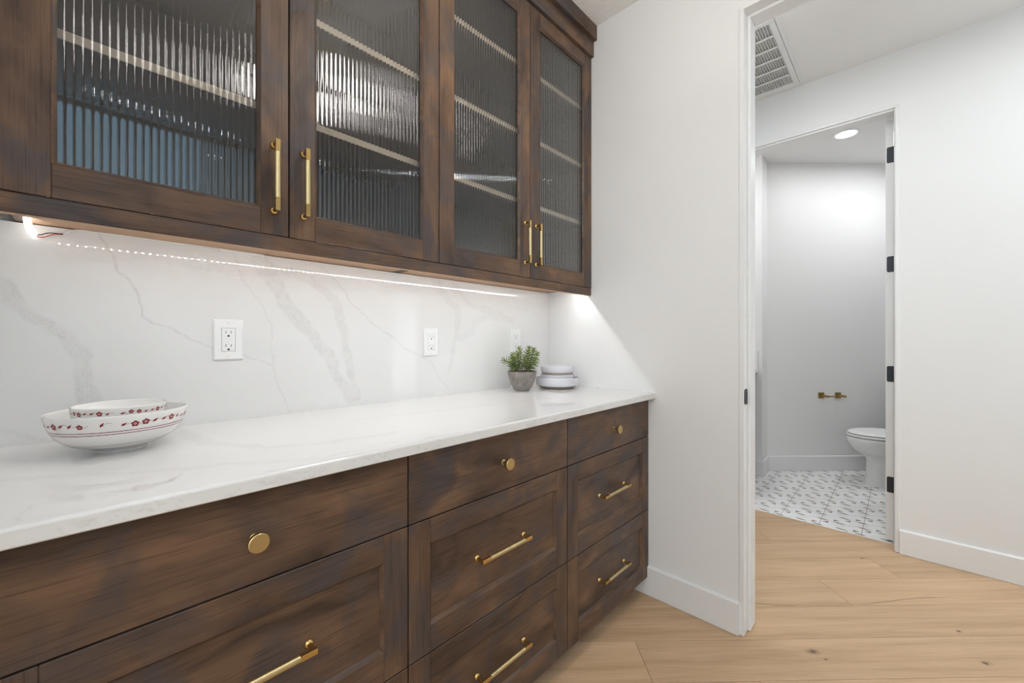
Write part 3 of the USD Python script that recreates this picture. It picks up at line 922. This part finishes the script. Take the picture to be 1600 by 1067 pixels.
# ------------------------------------------------------------------ power outlets
outs = [(0.2835, 1.1525, "largest-looking white power outlet, the one on the splashback nearest the patterned bowls"),
        (0.9868, 1.1455, "white power outlet in the middle of the splashback between the grey veins"),
        (1.4965, 1.1500, "white power outlet partly hidden behind the potted plant")]
for yc, zc, lab in outs:
    o = thing("power_outlet", lab, "outlet", (XB, yc, zc), group="power outlets on the splashback")
    W2, H2 = 0.0725, 0.1165
    hull = m3.Manifold.hull_points(np.array([(XB + dx, yc + sy * (W2 / 2 - i), zc + sz * (H2 / 2 - i)) for dx, i in ((0.0001, 0.0), (0.0038, 0.0), (0.0062, 0.0035)) for sy in (-1, 1) for sz in (-1, 1)], np.float64))
    opening = mbox((XB - 0.01, yc - 0.0172, zc - 0.0342), (XB + 0.02, yc + 0.0172, zc + 0.0342))
    obj(o, "cover_plate", hull - opening, "white_plastic")
    obj(o, "socket_body", box((XB + 0.0002, yc - 0.0166, zc - 0.0336), (XB + 0.0066, yc + 0.0166, zc + 0.0336), 0.0012), "white_plastic")
    xs = XB + 0.0066
    for dz in (0.0185, -0.0205):
        for dy, hh in ((-0.0064, 0.0080), (0.0064, 0.0066)):
            obj(o, "slot", box((xs - 0.001, yc + dy - 0.0008, zc + dz + 0.0035 - hh / 2), (xs + 0.0002, yc + dy + 0.0008, zc + dz + 0.0035 + hh / 2)), "slot_grey")
        gp = Point(0, 0).buffer(0.0026).union(sbox(-0.0026, -0.0022, 0.0026, 0)).difference(sbox(-1, -1, 1, -0.0022))
        obj(o, "ground_hole", plate_x(gp, xs - 0.0008, xs + 0.0002, yc, zc + dz - 0.0075), "slot_black")
    for sz in (-1, 1):
        obj(o, "screw", lathe([(0, 0), (0.0028, 0), (0.0026, 0.0008), (0, 0.0011)], 20, (XB + 0.0060, yc, zc + sz * 0.0485), (1, 0, 0)), "vent_white", smooth=40)

# ------------------------------------------------------------------ two nested bowls with red flowers
BX, BY = -1.229, 0.051


def spline_prof(pts, n=40):
    return curve([(r, z) for r, z in pts], n)


def bowl(name, label, z0, outer, thick, loc_group, group=None):
    o = spline_prof(outer, 44)
    o[:, 0] = np.maximum(o[:, 0], 0)
    inner = [(max(r - thick * 1.0, 0), z + thick * (0.9 if i < len(outer) - 1 else 0.0)) for i, (r, z) in enumerate(outer)]
    inn = spline_prof(inner[2:], 40)
    rim_z = o[-1, 1]
    prof = [(0, 0.0012), (outer[0][0] - 0.004, 0.0012), (outer[0][0] - 0.0025, 0)] + [tuple(p) for p in o]
    prof += [(o[-1, 0] - thick * 0.25, rim_z + thick * 0.35), (o[-1, 0] - thick * 0.75, rim_z + thick * 0.3)]
    prof += [tuple(p) for p in inn[::-1]] + [(0, inn[0, 1])]
    t = thing(name, label, "bowl", (BX, BY, z0), group)
    obj(t, "bowl_body", lathe(prof, 96, (BX, BY, z0)), "bowl_glaze", smooth=50)
    return t, o


def on_bowl(o, z0, th, s_z):
    """Point on the outside at angle th and height s_z, lifted off a hair."""
    r = np.interp(s_z, o[:, 1], o[:, 0]) + 0.00025
    return np.stack([BX + r * np.cos(th), BY + r * np.sin(th), z0 + s_z], -1)


def decal(o, z0, poly, th0, zc, r_ref):
    """Maps a flat print (metres, u along the rim, v up) on to the bowl."""
    ms = []
    for g in getattr(poly, "geoms", [poly]):
        v, f = trimesh.creation.triangulate_polygon(g.segmentize(0.0015), engine="earcut")
        ms.append(trimesh.Trimesh(on_bowl(o, z0, th0 + v[:, 0] / r_ref, np.clip(zc + v[:, 1], o[0, 1], o[-1, 1])), f, process=False))
    return ms


def ring(o, z0, za, zb, n=120):
    th = np.linspace(0, 2 * np.pi, n + 1)
    a, b = on_bowl(o, z0, th, np.full(n + 1, za)), on_bowl(o, z0, th, np.full(n + 1, zb))
    v = np.vstack([a, b])
    f = [[i, i + 1, n + 2 + i] for i in range(n)] + [[i, n + 2 + i, n + 1 + i] for i in range(n)]
    return trimesh.Trimesh(v, f, process=False)


def flower(r):
    petals = [Point(r * 0.62 * math.cos(a), r * 0.62 * math.sin(a)).buffer(r * 0.46, quad_segs=4) for a in np.arange(5) * 2 * math.pi / 5 + 0.3]
    return shapely.union_all(petals).difference(Point(0, 0).buffer(r * 0.36, quad_segs=4))


def leaf2(l, wd, ang):
    p = Polygon([(-l / 2, 0), (-l * 0.1, wd / 2), (l / 2, 0), (-l * 0.05, -wd / 2)])
    return affinity.rotate(p, ang, origin=(0, 0))


def decorate(t, o, z0, zc, r_ref, size, lines, seed):
    R = random.Random(seed)
    dark, light = [], []
    step = size * 1.62
    n = int(2 * math.pi * r_ref / step)
    seq = ["leaf", "flower", "flower", "leaf", "leaf", "flower", "leaf", "leaf", "flower", "gap"]
    for k in range(n):
        th = k * step / r_ref
        kind = seq[k % len(seq)]
        dz = R.uniform(-0.18, 0.18) * size
        if kind == "flower":
            dark += decal(o, z0, flower(size * R.uniform(0.48, 0.62)), th, zc + dz, r_ref)
            light += decal(o, z0, Point(0, 0).buffer(size * 0.14, quad_segs=4), th, zc + dz, r_ref)
        elif kind == "leaf":
            dark += decal(o, z0, leaf2(size * R.uniform(0.9, 1.25), size * 0.50, R.uniform(15, 60)), th, zc + dz, r_ref)
        if kind != "gap":
            stem = LineString([(-size * 0.35, R.uniform(-.3, .1) * size), (0, size * R.uniform(-.5, .5)), (size * 0.6, R.uniform(-.1, .4) * size)]).buffer(size * 0.028, quad_segs=1)
            light += decal(o, z0, stem, th + 0.45 * step / r_ref, zc + dz, r_ref)
    obj(t, "flower_print", dark, "red_print", "dark red flowers and leaves painted under the rim", kind="stuff")
    obj(t, "stem_print", light, "red_print_light", "fine pink stems between the flowers", kind="stuff")
    if lines:
        obj(t, "painted_line", [ring(o, z0, a, b) for a, b in lines], "red_print", "thin dark red rings round the bowl")


outer = [(0.0436, 0.0), (0.0434, 0.0050), (0.0545, 0.0100), (0.0770, 0.0185), (0.0955, 0.0330), (0.1065, 0.0530), (0.1120, 0.0705), (0.1136, 0.0830)]
t, o = bowl("patterned_bowl", "large shallow white bowl with red flowers and rings standing on the worktop", ZT, outer, 0.0034, None)
decorate(t, o, ZT, 0.0672, 0.108, 0.0100, [(0.0522, 0.0535), (0.0472, 0.0485), (0.0225, 0.0232)], 3)
z2 = ZT + 0.0160
outer2 = [(0.0350, 0.0), (0.0345, 0.0050), (0.0500, 0.0120), (0.0630, 0.0270), (0.0705, 0.0450), (0.0748, 0.0620), (0.0768, 0.0790)]
t, o = bowl("patterned_bowl", "smaller white bowl with red flowers sitting inside the large patterned bowl", z2, outer2, 0.0030, None)
decorate(t, o, z2, 0.0690, 0.076, 0.0078, [], 8)

# ------------------------------------------------------------------ potted plant
PX, PY = -1.285, 1.408
pp_ = thing("potted_plant", "small green needle-leaved plant in a tapered grey concrete pot", "plant", (PX, PY, ZT))
pot = [(0, 0), (0.031, 0), (0.0335, 0.0015), (0.0400, 0.0095), (0.0470, 0.0210), (0.0535, 0.0340), (0.0590, 0.0480), (0.0640, 0.0640), (0.0675, 0.0790), (0.0690, 0.0885), (0.0682, 0.0900), (0.0645, 0.0900), (0.0630, 0.083), (0.0560, 0.078), (0, 0.078)]
obj(pp_, "pot", lathe(pot, 64, (PX, PY, ZT)), "concrete", "rough grey concrete pot", smooth=40)
sm = lathe([(0, 0.0800), (0.040, 0.0802), (0.0615, 0.0790), (0.0615, 0.0775), (0, 0.0775)], 48, (PX, PY, ZT))
obj(pp_, "soil", sm, "soil", smooth=True)


def sprig(base, tip, bend, n, seed):
    R = np.random.default_rng(seed)
    base, tip = np.array(base, float), np.array(tip, float)
    mid = (base + tip) / 2 + np.array(bend)
    c = curve([base, mid, tip], 24)
    stem = tube(c, 0.0014, 6)
    leaves = []
    for k in range(n):
        u = 0.14 + 0.86 * (k / (n - 1)) ** 0.9
        i = u * 23
        i0 = min(int(i), 22)
        p = c[i0] + (c[i0 + 1] - c[i0]) * (i - i0)
        ax = c[i0 + 1] - c[i0]
        ax /= np.linalg.norm(ax)
        s = np.cross(ax, (0.3, 0.9, 0.1)); s /= np.linalg.norm(s)
        q = np.cross(ax, s)
        ang = k * 2.39996 + R.uniform(-0.2, 0.2)
        side = s * math.cos(ang) + q * math.sin(ang)
        up = 0.35 + 1.5 * max(0, u - 0.62) * 2.0
        d = side + ax * up
        d /= np.linalg.norm(d)
        L = (0.033 - 0.009 * abs(u - 0.6)) * R.uniform(0.85, 1.15) * (1.0 if u < 0.85 else 0.8)
        wv = np.cross(d, ax); wv /= np.linalg.norm(wv)
        nv = np.cross(wv, d)
        h = 0.0025
        pts = [p, p + d * L * .35 + wv * h + nv * .0008, p + d * L * .35 - wv * h + nv * .0008, p + d * L * .72 + wv * h * .85 - nv * .0006, p + d * L * .72 - wv * h * .85 - nv * .0006, p + d * L - nv * 0.004, p + d * L * .5 - nv * .0012]
        f = [[0, 1, 6], [0, 6, 2], [1, 3, 6], [6, 4, 2], [3, 5, 6], [6, 5, 4]]
        f += [[0, 6, 1], [0, 2, 6], [1, 6, 3], [6, 2, 4], [3, 6, 5], [6, 4, 5]][:0]
        leaves.append(trimesh.Trimesh(pts, f, process=False))
    return stem, trimesh.util.concatenate(leaves)


zr = ZT + 0.080
Rv = np.array((math.cos(math.radians(YAW)), math.sin(math.radians(YAW))))
Fv = np.array((-math.sin(math.radians(YAW)), math.cos(math.radians(YAW))))
stems = [(-.015, -.02, -.085, -.01, .062), (-.03, .0, -.045, -.02, .075), (-.01, -.02, -.020, -.035, .092), (.0, .01, -.012, .02, .112), (.01, -.03, .012, -.045, .070),
         (.02, .0, .030, .01, .100), (.03, -.01, .052, -.02, .110), (.035, .02, .070, .02, .088), (.02, .03, .035, .045, .116), (-.02, .03, -.042, .045, .080), (.03, -.03, .060, -.045, .066), (-.03, -.03, -.05, -.05, .058)]
for k, (a, b, c_, d_, hgt) in enumerate(stems):
    p0 = np.r_[np.array((PX, PY)) + Rv * a + Fv * b, zr]
    p1 = np.r_[np.array((PX, PY)) + Rv * c_ + Fv * d_, zr + hgt]
    st, lv = sprig(p0, p1, (0, 0, 0.010), 58 if hgt > .07 else 44, 40 + k)
    g = obj(pp_, "sprig", st, "stem_green", smooth=True)
    obj(g, "leaves", lv, "leaf", kind="stuff")

# ------------------------------------------------------------------ stack of grey-white dishes
QX, QY = -1.236, 1.612


def dish(name, label, z0, r, rb, h, cat):
    t = thing(name, label, cat, (QX, QY, z0), group=None)
    clay = [(0, 0), (rb - 0.003, 0), (rb, 0.0012), (r * 0.955, h * 0.30), (r * 0.955 - 0.004, h * 0.31), (0, 0.004)]
    body = [(r * 0.955 + 0.0002, h * 0.28), (r * 0.99, h * 0.42), (r, h * 0.60), (r, h - 0.0015), (r - 0.0015, h), (r - 0.0035, h - 0.001), (r - 0.005, h * 0.6), (r * 0.90, h * 0.34), (r * 0.6, 0.0062), (0, 0.006)]
    obj(t, "glazed_body", lathe(body, 80, (QX, QY, z0)), "dish_glaze", smooth=40)
    obj(t, "clay_base", lathe(clay, 80, (QX, QY, z0)), "dish_clay", "bare clay-coloured underside", smooth=30)
    return t


dish("dish", "wide pale grey dish at the bottom of the stack on the worktop", ZT, 0.1055, 0.078, 0.053, "dish")
dish("dish", "narrower pale grey dish in the middle of the stack, inside the wide one", ZT + 0.0275, 0.0810, 0.058, 0.0400, "dish")
dish("dish", "narrow pale grey dish with a clay-coloured base on top of the stack", ZT + 0.0670, 0.0810, 0.075, 0.0400, "dish")

# ------------------------------------------------------------------ return air grille in the hall ceiling
vg = thing("return_air_grille", "white louvred return air grille in the hall ceiling", "vent", (-0.72, 2.65, ZC))
vx0, vx1, vy0, vy1 = -1.010, -0.440, 2.290, 2.998
zt = ZC - 0.0005
obj(vg, "duct", box((vx0 + 0.02, vy0 + 0.02, zt - 0.001), (vx1 - 0.02, vy1 - 0.02, zt)), "duct_dark", "dark duct behind the slats")
for lo, hi in (((vx0, vy0), (vx1, vy0 + 0.012)), ((vx0, vy1 - 0.012), (vx1, vy1)), ((vx0, vy0 + 0.012), (vx0 + 0.012, vy1 - 0.012)), ((vx1 - 0.012, vy0 + 0.012), (vx1, vy1 - 0.012))):
    obj(vg, "outer_frame", box((lo[0], lo[1], zt - 0.010), (hi[0], hi[1], zt), 0.0015), "vent_white")
ix0, ix1, iy0, iy1 = vx0 + 0.0135, vx1 - 0.0135, vy0 + 0.0135, vy1 - 0.0135
fw = 0.026
for lo, hi in (((ix0, iy0), (ix1, iy0 + fw)), ((ix0, iy1 - fw), (ix1, iy1)), ((ix0, iy0 + fw), (ix0 + fw, iy1 - fw)), ((ix1 - fw, iy0 + fw), (ix1, iy1 - fw))):
    obj(vg, "inner_frame", box((lo[0], lo[1], zt - 0.013), (hi[0], hi[1], zt - 0.002), 0.001), "vent_white")
sx = np.arange(ix1 - fw - 0.006, ix0 + fw, -0.0122)
for x in sx:
    s_ = box((-0.0055, iy0 + fw, -0.0006), (0.0055, iy1 - fw, 0.0006))
    s_.apply_transform(trimesh.transformations.rotation_matrix(math.radians(48), (0, 1, 0)))
    s_.apply_translation((x, 0, zt - 0.0065))
    obj(vg, "slat", s_, "vent_white")
for k in range(1, 6):
    y = iy0 + fw + k * (iy1 - iy0 - 2 * fw) / 6
    obj(vg, "cross_bar", box((ix0 + fw, y - 0.0065, zt - 0.0145), (ix1 - fw, y + 0.0065, zt - 0.0100), 0.0006), "vent_white")

# ------------------------------------------------------------------ lamps
def can(label, x, y, r, glow, group=None, z=ZC):
    t = thing("recessed_lamp", label, "ceiling light", (x, y, z), group=group)
    obj(t, "trim_ring", lathe([(r, -0.0002), (r * 1.22, -0.0002), (r * 1.22, -0.0022), (r * 1.14, -0.0052), (r * 1.02, -0.0052), (r, -0.003)], 64, (x, y, z)), "white_plastic", smooth=35)
    dsk = trimesh.creation.revolve(np.array([(0, -0.0018), (r, -0.0018)]), sections=48)
    dsk.apply_translation((x, y, z))
    n = dsk.face_normals[:, 2].mean()
    if n > 0:
        dsk.invert()
    obj(t, "lens", dsk, glow, "lit round lens")
    return t


can("round recessed lamp lit in the bathroom ceiling", -0.313, 4.000, 0.064, "bath_glow")
can("recessed bathroom lamp above the toilet", 0.15, 4.35, 0.070, "bath_glow_2")
can("recessed bathroom lamp above the vanity", -1.25, 3.40, 0.070, "bath_glow_2")
can("recessed lamp in the hall ceiling just behind the opening", -0.46, 2.05, 0.060, "hall_glow")
can("recessed lamp in the hall ceiling to the right", 0.85, 2.35, 0.070, "hall_glow")
can("recessed lamp in the hall ceiling to the left, past the grille", -1.55, 2.45, 0.070, "hall_glow")
for lx, ly, lab in ((1.20, -0.95, "below the high window"), (0.55, -1.60, "halfway to the back wall"), (1.20, -1.90, "halfway back, on the right"), (-0.35, -1.30, "behind the stub wall"), (0.20, -2.25, "nearest the back wall")):
    can("recessed lamp in the pantry ceiling, " + lab, lx, ly, 0.070, "can_glow")


def window(name, axis, face, a0, a1, z0, z1, label, mullion=True):
    """A framed window with a daylit sheer shade; it stands on the inner face of a wall. axis: the wall's normal."""
    w = struct_thing(name, label)
    sg = -1 if face > 0 else 1
    def bx(lo, hi, d0, d1):
        f0, f1 = face + sg * d0, face + sg * d1
        return box((f0, lo[0], lo[1]), (f1, hi[0], hi[1]), 0.001) if axis == "x" else box((lo[0], f0, lo[1]), (hi[0], f1, hi[1]), 0.001)
    cw = 0.07 if mullion else 0.022
    for lo, hi in (((a0 - cw, z0 - cw), (a0, z1 + cw)), ((a1, z0 - cw), (a1 + cw, z1 + cw)), ((a0, z0 - cw), (a1, z0)), ((a0, z1), (a1, z1 + cw))):
        obj(w, "window_frame", bx(lo, hi, 0.0, 0.022), "trim_paint")
    m = (a0 + a1) / 2
    if mullion:
        obj(w, "window_frame", bx((m - 0.02, z0), (m + 0.02, z1), 0.006, 0.02), "trim_paint")
        obj(w, "window_shade", bx((a0, z0), (m - 0.02, z1), 0.001, 0.004), "shade_glow", "sheer shade glowing with daylight")
        obj(w, "window_shade", bx((m + 0.02, z0), (a1, z1), 0.001, 0.004), "shade_glow", "sheer shade glowing with daylight")
    else:
        obj(w, "window_shade", bx((a0, z0), (a1, z1), 0.001, 0.004), "sky_glow", "sheer shade glowing with blue daylight")


window("window_1", "y", YBK, -0.9, 1.7, 0.85, 2.25, "wide window behind the camera")
window("window_2", "x", XR, -0.70, 0.62, 1.98, 2.695, "high window facing the cupboards", False)
window("window_3", "x", XR, 2.05, 2.88, 0.30, 2.30, "window at the right end of the hall")

ch = thing("globe_chandelier", "ceiling fitting with four lit white globes, mirrored in the ribbed glass", "chandelier", (-0.33, 0.76, ZC))
globes = [(-0.447, 0.780, 2.36), (-0.43, 0.91, 2.31), (-0.15, 0.535, 2.335), (-0.25, 0.81, 2.285)]
cx, cy = -0.33, 0.76
obj(ch, "canopy", lathe([(0, 0), (0.06, 0), (0.06, -0.012), (0.02, -0.022), (0, -0.022)], 40, (cx, cy, ZC - 0.0005)), "brass_satin", smooth=35)
obj(ch, "stem", cyl((cx, cy, ZC - 0.02), (cx, cy, 2.49), 0.006), "brass_satin", smooth=35)
for gx, gy, gz in globes:
    obj(ch, "arm", tube(curve([(cx, cy, 2.50), ((cx + gx) / 2, (cy + gy) / 2, 2.53), (gx, gy, gz + 0.07)], 20), 0.005, 10), "brass_satin", smooth=True)
    s_ = trimesh.creation.icosphere(3, 0.072)
    s_.apply_translation((gx, gy, gz))
    obj(ch, "globe", s_, "globe_glow", "lit white globe", smooth=True)

# ------------------------------------------------------------------ toilet, side on beside the diagonal wall
tip = Fv * 3.25 + Rv * 2.70
to = thing("toilet", "white toilet with closed lid, seen side-on behind the bathroom door", "toilet", (*(tip + Rv * 0.35), 0.0))


def tw(u, v, z):
    """u: back from the bowl's tip, v: sideways, z: up."""
    u, v, z = np.broadcast_arrays(np.asarray(u, float), np.asarray(v, float), np.asarray(z, float))
    return np.stack([tip[0] + Rv[0] * u + Fv[0] * v, tip[1] + Rv[1] * u + Fv[1] * v, z], -1)


def egg(u0, u1, hw, n=56, blunt=0.0):
    """An egg outline from u0 (front) to u1 (back), widest two thirds back."""
    th = np.linspace(0, 2 * np.pi, n, endpoint=False)
    c = np.cos(th)
    um, L = (u0 + u1) / 2, (u1 - u0) / 2
    u = um - L * c
    v = hw * np.sin(th) * (1 - 0.10 * c)
    return u, v


def loft(secs, cap=True):
    rings = [tw(u, v, z) for (u, v), z in secs]
    n = len(rings[0])
    V = np.vstack(rings)
    f = []
    for r in range(len(rings) - 1):
        for k in range(n):
            a, b = r * n + k, r * n + (k + 1) % n
            f += [[a, b, b + n], [a, b + n, a + n]]
    if cap:
        V = np.vstack([V, rings[0].mean(0), rings[-1].mean(0)])
        for k in range(n):
            f.append([len(V) - 2, (k + 1) % n, k])
            f.append([len(V) - 1, (len(rings) - 1) * n + k, (len(rings) - 1) * n + (k + 1) % n])
    m = trimesh.Trimesh(V, f, process=False)
    m.fix_normals()
    return m


secs = [(egg(0.122, 0.60, 0.122), 0.0), (egg(0.124, 0.60, 0.120), 0.015), (egg(0.132, 0.60, 0.113), 0.06), (egg(0.137, 0.60, 0.110), 0.14), (egg(0.138, 0.59, 0.112), 0.200), (egg(0.130, 0.58, 0.118), 0.222),
        (egg(0.108, 0.56, 0.130), 0.240), (egg(0.075, 0.54, 0.148), 0.258), (egg(0.042, 0.52, 0.164), 0.282), (egg(0.016, 0.50, 0.177), 0.314), (egg(0.003, 0.49, 0.185), 0.345), (egg(0.0, 0.485, 0.187), 0.366), (egg(0.003, 0.483, 0.185), 0.378), (egg(0.008, 0.48, 0.180), 0.382)]
obj(to, "bowl_and_pedestal", loft(secs), "porcelain", smooth=40)
obj(to, "seat", loft([(egg(0.020, 0.450, 0.166), 0.3825), (egg(0.020, 0.450, 0.166), 0.3875), (egg(0.005, 0.458, 0.181), 0.3885), (egg(0.002, 0.460, 0.184), 0.392), (egg(0.002, 0.460, 0.184), 0.399), (egg(0.006, 0.456, 0.180), 0.4025)]), "white_plastic", smooth=40)
obj(to, "lid", loft([(egg(0.032, 0.446, 0.156), 0.4027), (egg(0.032, 0.446, 0.156), 0.4065), (egg(0.014, 0.456, 0.172), 0.4075), (egg(0.010, 0.460, 0.176), 0.410), (egg(0.010, 0.460, 0.176), 0.415), (egg(0.022, 0.450, 0.166), 0.4205), (egg(0.08, 0.40, 0.12), 0.4235)]), "white_plastic", smooth=40)


def tbox(u0, u1, v0, v1, z0, z1, bev):
    b = box((u0, v0, z0), (u1, v1, z1), bev)
    b = trimesh.Trimesh(tw(b.vertices[:, 0], b.vertices[:, 1], b.vertices[:, 2]), b.faces, process=False)
    b.fix_normals()
    return b


obj(to, "tank", [tbox(0.53, 0.735, -0.215, 0.215, 0.385, 0.735, 0.02), tbox(0.40, 0.60, -0.12, 0.12, 0.05, 0.384, 0.02)], "porcelain")
obj(to, "tank_lid", tbox(0.52, 0.742, -0.225, 0.225, 0.736, 0.768, 0.008), "porcelain")

# ------------------------------------------------------------------ paper holder on the diagonal wall
wd = np.array((s2, s2))
nw = np.array((s2, -s2))              # out of the wall


def dw(s, out, z):
    p = S + wd * s + nw * out
    return np.array((p[0], p[1], z))


ph = thing("paper_holder", "brass toilet paper holder with square plates on the diagonal wall", "paper holder", tuple(dw(0.56, 0, 0.664)))


def oriented(lo, hi, bev):
    b = box(lo, hi, bev)
    v = b.vertices
    P = S[None] + wd[None] * v[:, :1] + nw[None] * v[:, 1:2]
    m = trimesh.Trimesh(np.c_[P, v[:, 2]], b.faces, process=False)
    m.fix_normals()
    return m


for s in (0.483, 0.634):
    obj(ph, "wall_plate", oriented((s - 0.026, 0.0002, 0.664 - 0.026), (s + 0.026, 0.009, 0.664 + 0.026), 0.002), "brass_aged")
    obj(ph, "post", oriented((s - 0.009, 0.009, 0.664 - 0.009), (s + 0.009, 0.085, 0.664 + 0.009), 0.0015), "brass_aged")
obj(ph, "bar", cyl(dw(0.492, 0.074, 0.664), dw(0.625, 0.074, 0.664), 0.006), "brass_aged", smooth=35)

# ------------------------------------------------------------------ vanity, mostly hidden behind the opening
vn = thing("bathroom_vanity", "dark floating vanity with a white top glimpsed at the left of the bathroom", "vanity", (-1.3, 3.7, 0.256))
obj(vn, "cabinet_box", box((-1.72, 3.42, 0.256), (-0.915, 3.9385, 0.8765), 0.002), "vanity_dark")
obj(vn, "white_top", box((-1.74, 3.39, 0.877), (-0.890, 3.954, 0.906), 0.002), "quartz_plain")
obj(vn, "back_upstand", box((-1.74, 3.941, 0.9062), (-0.890, 3.954, 1.060), 0.001), "quartz_plain")
